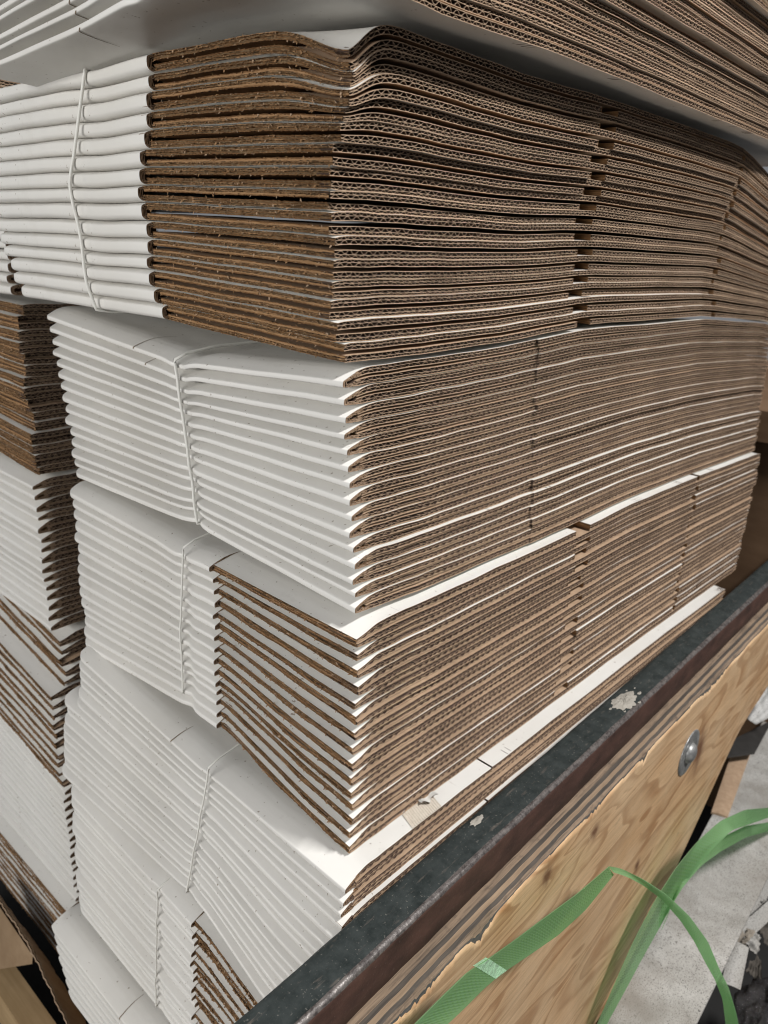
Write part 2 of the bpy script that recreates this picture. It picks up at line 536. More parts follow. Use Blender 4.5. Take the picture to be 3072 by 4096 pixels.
def build_box(t, k, label, group):
    r = np.random.default_rng(t.seed * 100 + k)
    base = t.P(k, .25, 0, .2, 'flat')
    root = thing("folded_box", label, "folded box", tuple(base), group)
    vn = vnodes(t)
    Wk = float(t.Wk[k])
    vn = np.unique(np.concatenate([vn[vn < Wk - .0005], [Wk]]))
    vu = r.normal(0, t.vj); vl = r.normal(0, t.vj) - t.lowb
    lb = np.array([1, 1, 1])
    if t.flap:                                              # slotted flaps at the near end, whole panels behind them
        ys = t.ys + r.normal(0, .0015)
        for which, vo, slots in (('u', vu, t.slots_u), ('l', vl, t.slots_l)):
            a = t.rec
            segs = []
            for (c, w) in slots:
                c2 = c + r.normal(0, .0025)
                segs.append((a, c2 - w / 2)); a = c2 + w / 2
            segs.append((a, t.L - .002))
            for i, (p, q) in enumerate(segs):
                mb = MB()
                vv = vo + (0 if i == 0 else r.normal(0, .0014))
                sheet(mb, t, k, which, p, q, vv, ys, t.flap, t.rec, vn, r, t.__dict__.get('crush') if i == 0 else None)
                if i == 0:
                    cut_edge(mb, t, k, which, max(vv, .0), ys - .0005, t.flap, t.rec, r)
                if i < len(segs) - 1 or i > 0:               # side walls of the slot
                    for ue in ([q] if i == 0 else [p]):
                        hs = np.linspace(H['ui'], 1, 6) if which == 'u' else np.linspace(0, H['li'], 6)
                        vs = np.linspace(vv, ys, 10)
                        G = np.stack([t.P(k, np.full(10, ue), np.full(10, h), vs, t.flap, t.rec) for h in hs])
                        G[1:-1, :, 0] += r.normal(0, .0004, G[1:-1, :, 0].shape)
                        mb.grid(G, MC)
                shade(mb.obj("flap", BOXM, root))
            mb = MB()
            us = np.concatenate([np.arange(.014, .045, .002), unodes(.045, t.L - .002)])
            vs = np.concatenate([[ys], vn[vn > ys + .001]])
            h = 1.0 if which == 'u' else 0.0
            mb.grid(np.stack([t.P(k, us, np.full(us.shape, h), np.full(us.shape, v), t.style) for v in vs]), MW)
            hs = np.linspace(H['ui'], 1, 5) if which == 'u' else np.linspace(0, H['li'], 5)
            mb.grid(np.stack([t.P(k, us, np.full(us.shape, q), np.full(us.shape, ys), t.style) for q in hs]), MD)
            shade(mb.obj("panel", BOXM, root))
        mb = MB()
        fold_skin(mb, t, k, ys, Wk, t.style, vn)
        fold_core(mb, t, k, ys, t.style, r)
        o = mb.obj("fold", BOXM, root, smooth=False)
        shade(o)
    else:                                                   # fold runs out to the near end
        for which, vo, slots in (('u', vu, t.slots_u), ('l', vl, t.slots_l)):
            a = .006
            segs = []
            for (c, w) in slots:
                c2 = c + r.normal(0, .0014)
                segs.append((a, c2 - w / 2)); a = c2 + w / 2
            segs.append((a, t.L - .002))
            for i, (p, q) in enumerate(segs):
                mb = MB()
                vv = vo + (0 if i == 0 else r.normal(0, .0010) + t.seg)
                if i == 0:
                    us = np.concatenate([[.014], unodes(.018, q)])
                sheet(mb, t, k, which, p if i else .014, q, vv, Wk, t.style, 0, vn, r, t.__dict__.get('crush') if i == 0 else None)
                if i == 0:
                    for hA, hB, pt in (((H['um'], H['uo'], PB), (H['ui'], H['um'], PC)) if which == 'u' else ((H['lo'], H['lm'], PB), (H['lm'], H['li'], PC))):
                        media(mb, t, k, .003, .014, hA, hB, vv, .010, pt * .8, t.style, 0, r)
                shade(mb.obj("panel", BOXM, root))
        mb = MB()
        v0 = (vu + vl) / 2
        fold_skin(mb, t, k, v0, Wk, t.style, vn)
        fold_core(mb, t, k, v0, t.style, r)
        o = mb.obj("fold", BOXM, root)
        shade(o)
    return root


def shade(o):
    if o.data.polygons is None: return
    n = len(o.data.polygons)
    mi = np.zeros(n, np.int32)
    o.data.polygons.foreach_get("material_index", mi)
    wi = [i for i, m in enumerate(o.data.materials) if m is WHITE]
    o.data.polygons.foreach_set("use_smooth", np.isin(mi, wi))


def cur(*p): return list(p)


T = {}
# crooked stacking of the eye-level bundle, measured row by row (mm towards -x/+y)
w1 = np.array([2.3, 1.4, .5, 5.4, 5.2, 8.2, 9.2, 10.4, 9.8, 8, 8, 8, 6.6, 4, 1.2]) * MM
bo = 12 - np.arange(13)
T['over'] = Tier(oy=np.where(bo >= 9, -.019, np.where(bo >= 5, -.009, 0)), X0=-.060, Y0=-.030, L=1.22, W=.475, n=13, style='slope', seed=11, string=.165, pinch=.003,
                 Rt=[(-.1, 1.112), (.5, 1.112), (1.2, 1.110)], Rb=[(-.1, .9430), (.08, .938), (.2, .9425), (.4, .9445), (1.2, .944)],
                 Lt=[(-.05, 0), (.16, -.012), (.40, -.052)], Lb=[(-.05, 0), (.165, .004), (.24, -.006), (.39, -.016), (.46, -.02)],
                 gap=.6, vj=.0022)
T['eye'] = Tier(gk=-.022, X0=.000, Y0=.000, L=1.13, W=.562, style='tube', flap='flat', rec=.0055, ys=.238, seed=21, string=.362, pinch=.0007,
                ox=-w1, oy=w1, dW=[.02, .02, .02, .015, .012, .02, .02, .02, .02, .02, .006, 0, -.018, -.012, -.010],
                Rt=[(-.02, .931), (.06, .935), (.23, .933), (.4, .938), (.6, .9395), (.75, .939), (.81, .937), (.86, .928), (1.13, .880)],
                Rb=[(-.02, .699), (.1, .700), (.236, .703), (.393, .711), (.75, .708), (1.05, .690), (1.13, .68)],
                Lt=[(0, -.001), (.1, 0), (.25, .001), (.33, -.003), (.40, 0), (.55, -.002)], Lb=[(0, 0), (.24, .009), (.55, .006)],
                slots_l=[(.386, .034), (.80, .012)], dips=[.020, .019, .0145, .009, .0035], gap=.35, vj=.0011, lowb=-.0006)
T['fan'] = Tier(X0=.006, Y0=.002, L=1.112, W=.502, style='slope', seed=31, string=.226, pinch=.004, lsig=.006,
                ox=np.arange(15) * .00085, oy=-np.arange(15) * .00075, crush=.078,
                Rt=[(-.02, .6960), (.1, .6975), (.236, .7005), (.393, .7085), (.75, .7055), (1.05, .6875), (1.13, .677)],
                Rb=[(-.02, .486), (.02, .4825), (.1, .477), (.38, .4705), (.55, .471), (.81, .460), (1.08, .4455), (1.13, .4425)],
                Lt=[(-.02, 0), (.20, -.016), (.226, -.023), (.25, -.017), (.48, .001)], Lb=[(-.02, 0), (.2, .014), (.226, .018), (.26, .014), (.48, .008)],
                slots_l=[(.287, .0003)], slots_u=[(.284, .0003)], gk=.012, vj=.0005, lowb=-.0003, seg=-.0011)
T['flaps'] = Tier(X0=.006, Y0=-.0195, L=1.137, W=.505, style='slope', flap='dip', rec=.006, ys=.200, seed=41, string=.233, pinch=.004, lsig=.008,
                  crush=.075, lowb=.0010,
                  Rt=[(-.02, .477), (.03, .4742), (.13, .4715), (.379, .467), (.55, .4682), (.81, .4575), (1.08, .443), (1.13, .44)],
                  Rb=[(-.02, .2325), (.253, .2245), (.7, .2105), (1.085, .1935), (1.13, .191)],
                  Lt=[(-.03, 0), (.2, .003), (.24, -.001), (.28, .004), (.46, .010)], Lb=[(-.03, 0), (.05, .013), (.17, .044), (.25, .044), (.46, .025)],
                  slots_u=[(.414, .034), (.80, .012)], vj=.0011)
T['rail'] = Tier(X0=-.013, Y0=-.0385, L=1.04, W=.503, style='slope', seed=51, string=.176, pinch=.002, lsig=.008,
                 ox=-np.arange(15) * .0021, oy=-np.arange(15) * .0006, dW=np.where(np.arange(15) < 6, 0, .034),
                 Rt=[(-.03, .230), (.25, .223), (.7, .209), (1.085, .192)], Rb=[(-.03, .012), (.25, .008), (1.0, -.01)],
                 Lt=[(-.05, 0), (.16, .009), (.176, .005), (.19, .009), (.45, .036)], Lb=[(-.05, 0), (.04, .016), (.145, .062), (.18, .068), (.45, .060)],
                 slots_u=[(.240, .003)], vj=.0014)
T['low'] = Tier(X0=-.047, Y0=-.03, L=.5, W=.488, style='slope', flap='dip', rec=.006, ys=.196, seed=61, string=.238, pinch=.0015, lsig=.008,
                ox=-np.arange(15) * .0006,
                Rt=[(-.1, .006), (.5, .004)], Rb=[(-.1, -.168), (.5, -.17)],
                Lt=[(-.03, 0), (.04, .012), (.145, .046), (.2, .052), (.45, .066)], Lb=[(-.03, 0), (.23, .014), (.45, .026)])
T['bottom'] = Tier(X0=-.088, Y0=-.03, L=.5, W=.50, style='slope', seed=71, n=7, taper=.3, dW=[0, -.004, -.008, -.012, -.018, -.024, -.03],
                   Rt=[(-.1, -.172), (.5, -.174)], Rb=[(-.1, -.272), (.5, -.274)],
                   Lt=[(-.03, 0), (.23, .010), (.45, .020)], Lb=[(-.03, 0), (.45, .0)])

GR = {
    'over': ("{o} box from the bottom of the white bundle overhanging at the top", "boxes of the overhanging top bundle", True),
    'eye': ("{o} white box from the top of the eye-level bundle with ragged brown ends", "boxes of the eye-level bundle", False),
    'fan': ("{o} box from the top of the bundle whose white folds reach the front corner", "boxes of the bundle with white folds at the corner", False),
    'flaps': ("{o} box from the top of the near bundle with thin brown flap edges", "boxes of the bundle with thin brown flap edges", False),
    'rail': ("{o} white box from the top of the bundle right behind the dark rail", "boxes of the bundle behind the metal rail", False),
    'low': ("{o} box from the top of the low brown-flapped bundle under the rail bundle", "boxes of the low bundle with brown flaps", False),
    'bottom': ("{o} white box from the top of the lowest bundle with a bare ledge", "boxes of the lowest bundle", False),
}
for key, t in T.items():
    fmt, grp, frombot = GR[key]
    for k in range(t.n):
        i = (t.n - k) if frombot else (k + 1)
        word = ("lowest" if frombot else "topmost") if i == 1 else ORD[i]
        lab = fmt.format(o=word)
        if i == 1: lab = lab.replace(" from the bottom of", " of").replace(" from the top of", " of")
        build_box(t, k, lab, grp)

# ------------------------------------------------------------------ neighbouring stack across the gap
BY = 0.60


def neighbour(prefix, tier, labfmt, grp, ks):
    for k in ks:
        r = np.random.default_rng(tier.seed * 77 + k)
        vn = vnodes(tier)
        mb = MB()
        lo = tier.P(k, .05, 0, .1, 'flat')
        if tier.flap:
            for which in 'ul':
                sheet(mb, tier, k, which, tier.rec, tier.L - .002, r.normal(0, .003), tier.W, tier.flap, tier.rec, vn, r)
                cut_edge(mb, tier, k, which, 0, tier.W, tier.flap, tier.rec, r)
        else:
            for which in 'ul':
                sheet(mb, tier, k, which, .014, tier.L - .002, 0, tier.W, tier.style, 0, vn, r)
            fold_skin(mb, tier, k, 0, tier.W, tier.style, vn)
            fold_core(mb, tier, k, 0, tier.style, r)
        o = mb.obj("folded_box", BOXM, loc=tuple(lo))
        shade(o)
        word = "topmost" if k == 0 else ORD[k + 1]
        lab = labfmt.format(o=word)
        if k == 0: lab = lab.replace(" from the top of", " of")
        tag(o, lab, "folded box", grp)


flat = [(-.1, 0), (1.2, 0)]


def zline(z): return [(-.2, z), (1, z)]


nb = dict(Y0=BY, L=.22, W=.42, jit=1.6)
neighbour('b', Tier(X0=.010, Rt=zline(1.11), Rb=zline(.912), Lt=flat, Lb=flat, style='tube', seed=80, **nb),
          "{o} white box from the top of the neighbouring stack's topmost bundle", "white boxes topmost on the neighbouring stack", range(15))
neighbour('b', Tier(X0=.014, Rt=zline(.905), Rb=zline(.702), Lt=flat, Lb=flat, style='tube', seed=81, **nb),
          "{o} white box from the top of the neighbouring stack's eye-level bundle", "white boxes high on the neighbouring stack", range(0, 15))
jx = np.cumsum(np.random.default_rng(5).normal(0, .004, 15)); jx -= np.linspace(jx[0], jx[-1], 15)
neighbour('b', Tier(X0=.018, Rt=zline(.692), Rb=zline(.462), Lt=flat, Lb=[(.5, 0), (.6, 0), (.9, .02)], flap='flat', style='slope', rec=.006, seed=82, ox=jx, **nb),
          "{o} ragged brown box from the top of the neighbouring stack's upper brown bundle", "ragged brown boxes on the neighbouring stack", range(15))
neighbour('b', Tier(X0=.016, Rt=zline(.459), Rb=zline(.226), Lt=flat, Lb=flat, style='slope', seed=83, **nb),
          "{o} white box from the top of the neighbouring stack's middle white bundle", "white boxes midway on the neighbouring stack", range(15))
o4 = np.where(np.arange(15) < 5, .012, -.012)
neighbour('b', Tier(X0=.012, Rt=zline(.212), Rb=zline(-.048), Lt=[(.5, 0), (.6, 0), (.9, .05)], Lb=[(.5, 0), (.6, 0), (.9, .03)], flap='dip', style='slope', rec=.006, seed=84, ox=o4, **nb),
          "{o} brown-flapped box from the top of the neighbouring stack's lower brown bundle", "brown-flapped boxes on the neighbouring stack", range(15))
neighbour('b', Tier(X0=.008, Rt=zline(-.052), Rb=zline(-.287), Lt=[(.5, 0), (.6, 0), (.9, .04)], Lb=flat, style='slope', seed=85, **nb),
          "{o} white box from the top of the neighbouring stack's low white bundle", "white boxes low on the neighbouring stack", range(15))
neighbour('b', Tier(X0=-.012, Rt=zline(-.292), Rb=zline(-.445), Lt=flat, Lb=flat, flap='dip', style='slope', rec=.006, seed=86, n=12, **nb),
          "{o} shadowed brown box from the top of the neighbouring stack's lowest bundle", "shadowed boxes at the foot of the neighbouring stack", range(12))

# ------------------------------------------------------------------ strings
STR = NT("white_cord", 0.55); STR.base((0.78, 0.77, 0.72)); STR = STR.m


def string(tier, pts, label, top=True, bottom=True, r=.0016):
    """pts: (y, z) down the left face"""
    pts = np.array(pts, float)
    zz = np.linspace(pts[0, 1], pts[-1, 1], 60)
    yy = np.interp(-zz, -pts[:, 1], pts[:, 0])
    f = (pts[0, 1] - zz) / (pts[0, 1] - pts[-1, 1])
    xo = np.interp(f * (tier.n - 1), np.arange(tier.n), tier.ox)
    ks = np.interp(pts[:, 1], [pts[-1, 1], pts[0, 1]], [tier.n - 1, 0])
    xk = np.interp(ks, np.arange(tier.n), tier.ox)
    xx = tier.X0 + np.minimum(np.interp(-zz, -pts[:, 1], xk), np.convolve(np.pad(xo, 4, mode='edge'), np.ones(9) / 9, mode='valid') - .0006) + tier.pinch * .5 - .0018
    P = [np.stack([xx, yy, zz], 1)]
    if top:
        P.insert(0, np.array([[tier.X0 + .16, pts[0, 0], pts[0, 1] + .012], [tier.X0 + .05, pts[0, 0], pts[0, 1] + .010], [tier.X0 + .012, pts[0, 0], pts[0, 1] + .005]]))
    if bottom:
        P.append(np.array([[tier.X0 + xo[-1] + .014, pts[-1, 0], pts[-1, 1] - .003], [tier.X0 + xo[-1] + .1, pts[-1, 0], pts[-1, 1] - .004]]))
    mb = MB()
    mb.tube(np.concatenate(P), r, 0, 8)
    o = mb.obj("tie_string", [STR], loc=(float(xx[0]), float(yy[0]), float(zz[-1])), smooth=True)
    return tag(o, label, "string", "strings tied round the bundles")


string(T['eye'], [(.340, .932), (.371, .828), (.357, .708)], "white string kinked halfway down the eye-level bundle with ragged brown ends")
string(T['fan'], [(.230, .672), (.226, .6), (.221, .503)], "white string pinching the bundle whose white folds reach the corner")
string(T['flaps'], [(.228, .477), (.24, .38), (.243, .292)], "white string just left of the thin brown flap edges", r=.0011)
string(T['rail'], [(.168, .243), (.174, .15), (.180, .080)], "white string bowing across the bundle behind the metal rail", r=.0011)
string(T['low'], [(.232, .05), (.238, -.05), (.246, -.15)], "white string on the low bundle with brown flaps near the frame's bottom", r=.0011)
string(T['over'], [(.165, 1.09), (.165, 1.0), (.163, .949)], "white string under the overhanging top bundle")


BOXES = {}
for o in COL.objects:
    if o.parent is None and o.get('category') == 'folded box':
        BOXES.setdefault(o['group'], []).append(o)


def slit(key, k, y, ln, slant=.0, w=.0007):
    t = T[key]; below = GR[key][2]
    us = np.concatenate([PROFK[t.style][:6] / 1000, np.linspace(.014, ln, 8)])
    us = us[us <= ln]
    v0 = y - t.Y0 - t.oy[k]
    f = np.linspace(0, 1, len(us)); wid = w * (1 - .75 * f)
    h = 0.0 if below else 1.0
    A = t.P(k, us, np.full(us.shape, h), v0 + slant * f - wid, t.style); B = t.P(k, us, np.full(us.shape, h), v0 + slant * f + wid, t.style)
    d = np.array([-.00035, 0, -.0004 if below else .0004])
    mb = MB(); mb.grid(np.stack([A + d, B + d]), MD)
    mb.obj("slit", BOXM, BOXES[GR[key][1]][k])


n0 = T['over'].n
slit('over', n0 - 1, .243, .042, .012); slit('over', n0 - 2, .245, .04, .012); slit('over', n0 - 3, .258, .036, .012)
slit('fan', 0, .303, .05, -.004); slit('fan', 1, .285, .012, -.002)
slit('rail', 0, .243, .03, -.002); slit('bottom', 0, .280, .036, .0)
# torn liner on the ledge behind the rail
t = T['rail']; rr = np.random.default_rng(4)
mb = MB()
U = np.linspace(.098, .145, 60); Vv = np.linspace(.000, .026, 16)
ridge = .0006 * np.sin(2 * np.pi * U / .0032) + .0003
G = np.stack([t.P(0, U, np.full(60, 1.0), np.full(60, v), 'flat') + np.stack([v * .35 + 0 * U, 0 * U, .0008 + ridge * (1 - v / .035)], 1) for v in Vv])
edge = 1 - .35 * np.abs(wob(rr, 1, (.02, .007))(U))
mb.grid(G, 1)
for (ua, ub, va, vb, lift) in ((.096, .118, .021, .034, .005), (.128, .152, .012, .030, .006)):
    u = np.linspace(ua, ub, 12); q = np.linspace(0, 1, 6)
    rowsx = []
    for qq in q:
        v = va + (vb - va) * qq + .002 * np.sin(u * 400)
        rowsx.append(t.P(0, u, np.full(12, 1.0), v, 'flat') + np.array([0, 0, .0012]) + np.stack([0 * u + .008 * qq, 0 * u, lift * (1 - qq) ** 2 * (.6 + .4 * np.sin(u * 300))], 1))
    mb.grid(np.stack(rowsx), 0)
    mb.grid(np.stack(rowsx[:2]) - np.array([0, 0, .0006]), 2)
mb.obj("torn_patch", [WHITE, mat_kraft("bared_medium", (.55, .48, .40), (.68, .62, .54), (200, 200, 200)), DARKCUT], BOXES[GR['rail'][1]][0], smooth=True)


# ------------------------------------------------------------------ cart side: rail, plywood, bolt
def mat_rail():
    a = NT("rail_paint", 0.45, 0.0, 0.45)
    f = a.noise(55, 6, 0.7)
    c = a.mix(a.ramp(f, [(0.35, 0.0), (0.7, 1.0)]), (0.018, 0.024, 0.024), (0.040, 0.048, 0.047))
    s = a.noise(1, 4, 0.6, a.co((30, 160, 60), (0, 0, .5)))
    c = a.mix(a.ramp(s, [(0.62, 0.0), (0.72, 0.6)]), c, (0.13, 0.11, 0.095))
    d = a.noise(420, 2, 0.5)
    c = a.mix(a.ramp(d, [(0.66, 0.0), (0.72, 0.5)]), c, (0.20, 0.19, 0.17))
    a.base(c)
    a.set("Roughness", a.ramp(f, [(0.3, 0.36), (0.7, 0.58)]))
    a.bump(a.noise(300, 3, .6), .2, .0006)
    return a.m


def mat_rust():
    a = NT("rust_brown_lip", 0.6, 0.1, 0.4)
    f = a.noise(40, 6, 0.7, a.co((.5, 1, 1)))
    c = a.mix(a.ramp(f, [(0.3, 0.0), (0.7, 1.0)]), (0.040, 0.022, 0.018), (0.115, 0.058, 0.044))
    g = a.noise(330, 3, 0.6)
    c = a.mix(a.ramp(g, [(0.6, 0.0), (0.75, 0.6)]), c, (0.17, 0.12, 0.10))
    a.base(c)
    a.bump(g, .3, .0006)
    return a.m


def mat_worn():
    a = NT("worn_steel_edge", 0.36, 0.25, 0.5)
    f = a.noise(160, 5, 0.7)
    c = a.mix(a.ramp(f, [(0.38, 0.0), (0.62, 1.0)]), (0.045, 0.036, 0.034), (0.17, 0.15, 0.14))
    a.base(c)
    a.set("Roughness", a.ramp(f, [(0.3, 0.6), (0.7, 0.28)]))
    a.bump(a.noise(500, 2), .4, .0006)
    return a.m


def _half(a, sock):
    nd = a.n("ShaderNodeMath", operation='MULTIPLY'); a.t.links.new(sock, nd.inputs[0]); nd.inputs[1].default_value = .5
    return nd.outputs[0]


def mat_ply():
    a = NT("plywood_face", 0.62, 0, 0.3)
    warp = a.noise(5, 3, 0.5)
    co = a.co((1.1, 1.1, 5.0))
    nd = a.n("ShaderNodeTexNoise", Scale=2.6, Detail=1.5, Roughness=.45, Distortion=1.3)
    a.t.links.new(co, nd.inputs["Vector"])
    rings = a.n("ShaderNodeMath", operation='MULTIPLY'); a.t.links.new(nd.outputs[0], rings.inputs[0]); rings.inputs[1].default_value = 6.5
    fr = a.n("ShaderNodeMath", operation='FRACT'); a.t.links.new(rings.outputs[0], fr.inputs[0])
    c = a.mix(a.ramp(fr.outputs[0], [(0.0, 0.0), (0.5, 0.25), (0.8, 1.0), (0.93, .9), (1.0, 0.0)]), (0.72, 0.465, 0.255), (0.43, 0.225, 0.10))
    fi = a.noise(1, 5, 0.7, a.co((24, 24, 330)))
    c = a.mix(a.ramp(fi, [(0.35, 0.0), (0.75, 0.55)]), c, (0.30, 0.185, 0.095))
    big = a.noise(7, 4, 0.6)
    c = a.mix(a.ramp(big, [(0.4, 0.0), (0.75, 0.5)]), c, (0.78, 0.61, 0.41))
    st = a.noise(1, 4, 0.6, a.co((26, 26, 60)))
    c = a.mix(a.ramp(st, [(0.69, 0.0), (0.78, 0.7)]), c, (0.17, 0.11, 0.07))
    dk = a.noise(1, 5, .7, a.co((9, 9, 40)))
    c = a.mix(a.ramp(dk, [(0.52, 0.0), (0.75, 0.38)]), c, (0.36, 0.205, 0.10))
    hl = a.noise(1, 3, .6, a.co((10, 10, 900), (0, .04, 0)))
    c = a.mix(a.ramp(hl, [(0.57, 0.0), (0.64, 0.45)]), c, (0.30, 0.17, 0.08))
    for (kx, kz, rx, rz) in ((.392, .250, .026, .05), (-.10, .352, .012, .016), (.20, .155, .010, .014), (.014, .338, .013, .012), (.33, .30, .012, .01)):
        mp = a.n("ShaderNodeMapping"); a.t.links.new(a._tc.outputs["Object"], mp.inputs["Vector"])
        mp.inputs["Location"].default_value = (-kx / rx, 0, -kz / rz); mp.inputs["Scale"].default_value = (1 / rx, .01, 1 / rz)
        wv = a.n("ShaderNodeTexNoise", Scale=1.3, Detail=3.0); a.t.links.new(mp.outputs[0], wv.inputs["Vector"])
        ln = a.n("ShaderNodeVectorMath", operation='LENGTH'); a.t.links.new(mp.outputs[0], ln.inputs[0])
        ad = a.n("ShaderNodeMath", operation='ADD'); a.t.links.new(ln.outputs["Value"], ad.inputs[0]); a.t.links.new(wv.outputs[0], ad.inputs[1])
        c = a.mix(a.ramp(_half(a, ad.outputs[0]), [(.40, .9), (.55, .6), (.72, .25), (.95, 0.0)]), c, (.15, .065, .033))
    a.base(c)
    a.bump(fi, .35, .0012)
    return a.m


def mat_plyedge():
    a = NT("plywood_edge", 0.8, 0, 0.2)
    f = a.noise(1, 5, 0.65, a.co((14, 260, 260)))
    c = a.mix(a.ramp(f, [(0.3, 0.0), (0.5, 0.6), (0.7, 1.0)]), (0.10, 0.075, 0.058), (0.34, 0.245, 0.17))
    g = a.noise(90, 4, .6)
    c = a.mix(a.ramp(g, [(0.55, 0.0), (0.75, 0.5)]), c, (0.06, 0.05, 0.045))
    a.base(c)
    a.bump(f, .6, .0015)
    return a.m


RAIL, RUST, WORN, PLY, PLYE = mat_rail(), mat_rust(), mat_worn(), mat_ply(), mat_plyedge()
DARKPLY = mat_kraft("grey_plywood_core", (0.06, 0.07, 0.07), (0.16, 0.145, 0.13), (20, 200, 200))
zR, yI, yO = .235, -.074, -.114
cart = thing("plywood_cart_side", "plywood side of a cart with dark green metal rail along its top edge", "cart side", (.3, -.12, -.2))
r = np.random.default_rng(3)
mb = MB()
xs = np.concatenate([np.arange(-.42, .7, .006), np.arange(.7, 1.85, .03)])
prof = [(yI + .0, zR - .02, 0), (yI, zR - .003, 0), (yI - .002, zR - .0006, 0), (yI - .006, zR, 0), (yI - .016, zR + .0002, 0), (yI - .027, zR, 0)]
R0 = .0062
for a_ in np.linspace(math.pi / 2, 0, 8):
    prof.append((yO + R0 - R0 * math.cos(a_), zR - R0 + R0 * math.sin(a_), 1))
prof += [(yO, zR - .016, 2), (yO + .0005, zR - .03, 2), (yO, zR - .045, 2), (yO + .003, zR - .047, 2), (yO + .02, zR - .047, 2)]
rows = []
for (y, z, m) in prof:
    w = wob(r, .00035, (.05, .13, .4))(xs)
    rows.append(np.stack([xs, y + w * .6 + r.normal(0, .00006, len(xs)), z + w + r.normal(0, .00005, len(xs))], 1))
mats = np.array([0, 0, 0, 0, 0, 0, 1, 1, 1, 1, 1, 2, 2, 2, 2, 2, 2, 2])[:len(prof) - 1]
mb.grid(np.stack(rows), np.repeat(mats, len(xs) - 1))
rail_o = mb.obj("metal_rail", [RAIL, WORN, RUST], cart)
# plywood board: ledge of worn plies on top, tan face with splintered upper edge, slanting lower edge
yP, zP = -.137, .188
mb = MB()
xs = np.concatenate([np.arange(-.42, .75, .0025), np.arange(.75, 1.95, .02)])
spl = wob(r, .0016, (.12, .3, .6))(xs)
kx = np.sort(r.uniform(-.42, 1.95, 130)); kz = np.abs(r.normal(0, .0019, 130)) * (r.random(130) < .75)
spl = spl + np.interp(xs, np.repeat(kx, 2) + np.tile([0, .0012], 130), np.repeat(np.concatenate([[0], kz[:-1]]), 2) * 0 + np.stack([np.concatenate([[0], kz[:-1]]), kz], 1).ravel()) + np.abs(r.normal(0, .0003, len(xs)))
for (xc, w, d) in ((.075, .016, .018), (.30, .03, .008), (.44, .012, .010), (.70, .05, .014), (-.02, .03, .010)):
    spl = spl + d * np.exp(-((xs - xc) / w) ** 2) * (1 + .25 * r.normal(0, 1, len(xs)))
spl = np.clip(spl + .005, .001, .05)
bl = np.interp(xs, [-.42, .45, .53, .70, .78, .89, .94, 1.09, 1.95], [-.345, -.33, -.298, -.207, -.152, -.065, -.034, -.005, .0])
lt = wob(r, .0012, (.07, .03, .2))(xs)
top0 = np.stack([xs, np.full(len(xs), yO + .02), np.full(len(xs), zP - .002)], 1)
t1 = np.stack([xs, np.full(len(xs), yP + .017), zP - .0015 + lt * .3], 1)
t2 = np.stack([xs, np.full(len(xs), yP + .012), zP - .001 + lt * .5], 1)
t3 = np.stack([xs, np.full(len(xs), yP + .008), zP - .003 + lt * .6], 1)
t4 = np.stack([xs, np.full(len(xs), yP + .0045), zP - .0045 + lt], 1)
t5 = np.stack([xs, yP + .0014 + np.abs(lt) * .2, zP - .0045 - spl * .4], 1)
t6 = np.stack([xs, yP + .0010 + 0 * xs, zP - .0035 - spl * .8], 1)
mb.grid(np.stack([top0, t1]), 1)
mb.grid(np.stack([t1, t2]), 3)
mb.grid(np.stack([t2, t3]), 4)
mb.grid(np.stack([t3, t4]), 3)
mb.grid(np.stack([t4, t5]), 1)
mb.grid(np.stack([t5, t6]), 2)
f0 = np.stack([xs, yP - r.uniform(.0000, .0005, len(xs)), zP - .0035 - spl * .8], 1)
f1 = np.stack([xs, yP + 0 * xs, zP - .0115 - spl * .8], 1)
rowsf = [t6, f0, f1]
for q in np.linspace(0.12, 1, 12):
    rowsf.append(np.stack([xs, yP + wob(r, .0006, (.5, .2))(xs), (1 - q) * f1[:, 2] + q * bl], 1))
mb.grid(np.stack(rowsf), 0)
mb.grid(np.stack([rowsf[-1], rowsf[-1] + np.array([0, .022, .004])]), 2)
PLYB = mat_kraft("grey_ply_layer", (.055, .048, .042), (.15, .125, .105), (10, 240, 240), .9)
PLYC = mat_kraft("tan_ply_layer", (.20, .14, .095), (.36, .26, .175), (10, 240, 240), .9)
board = mb.obj("plywood_board", [PLY, PLYE, DARKPLY, PLYB, PLYC], cart)

STEEL = NT("zinc_steel", 0.38, 0.45, 0.5)
STEEL.base(STEEL.mix(STEEL.ramp(STEEL.noise(120, 4), [(.35, 0.), (.7, 1.)]), (.22, .22, .22), (.42, .42, .41)))
STEEL.set("Roughness", STEEL.ramp(STEEL.noise(200, 3), [(.3, .25), (.7, .5)]))
STEEL = STEEL.m
bc = np.array([.634, yP - .0005, .081])


def lathe(mb, c, prof, mat=0, ns=40, jit=0.0):
    """axis along -Y"""
    th = np.linspace(0, 2 * np.pi, ns + 1)
    rows = []
    for (rad, d) in prof:
        rows.append(np.stack([c[0] + rad * np.cos(th), np.full(ns + 1, c[1] - d), c[2] + rad * np.sin(th)], 1))
    mb.grid(np.stack(rows), mat)


mb = MB()
lathe(mb, bc, [(.0165, .0016), (.0160, .004), (.0145, .0065), (.0115, .0088), (.0075, .0102), (.0035, .0108), (.0001, .0110)])
bolt = mb.obj("bolt", [STEEL], cart, smooth=True)
bolt['_off'] = list(cart.location)
mb = MB()
lathe(mb, bc, [(.037, -.0005), (.0375, .0008), (.0365, .0018), (.030, .0016), (.0165, .0012), (.014, .0010)])
mb.obj("washer", [WORN if False else STEEL], bolt)

LUMP = NT("dried_clay", .95); LUMP.base(LUMP.mix(LUMP.noise(160, 5), (.22, .20, .17), (.46, .43, .38))); LUMP = LUMP.m


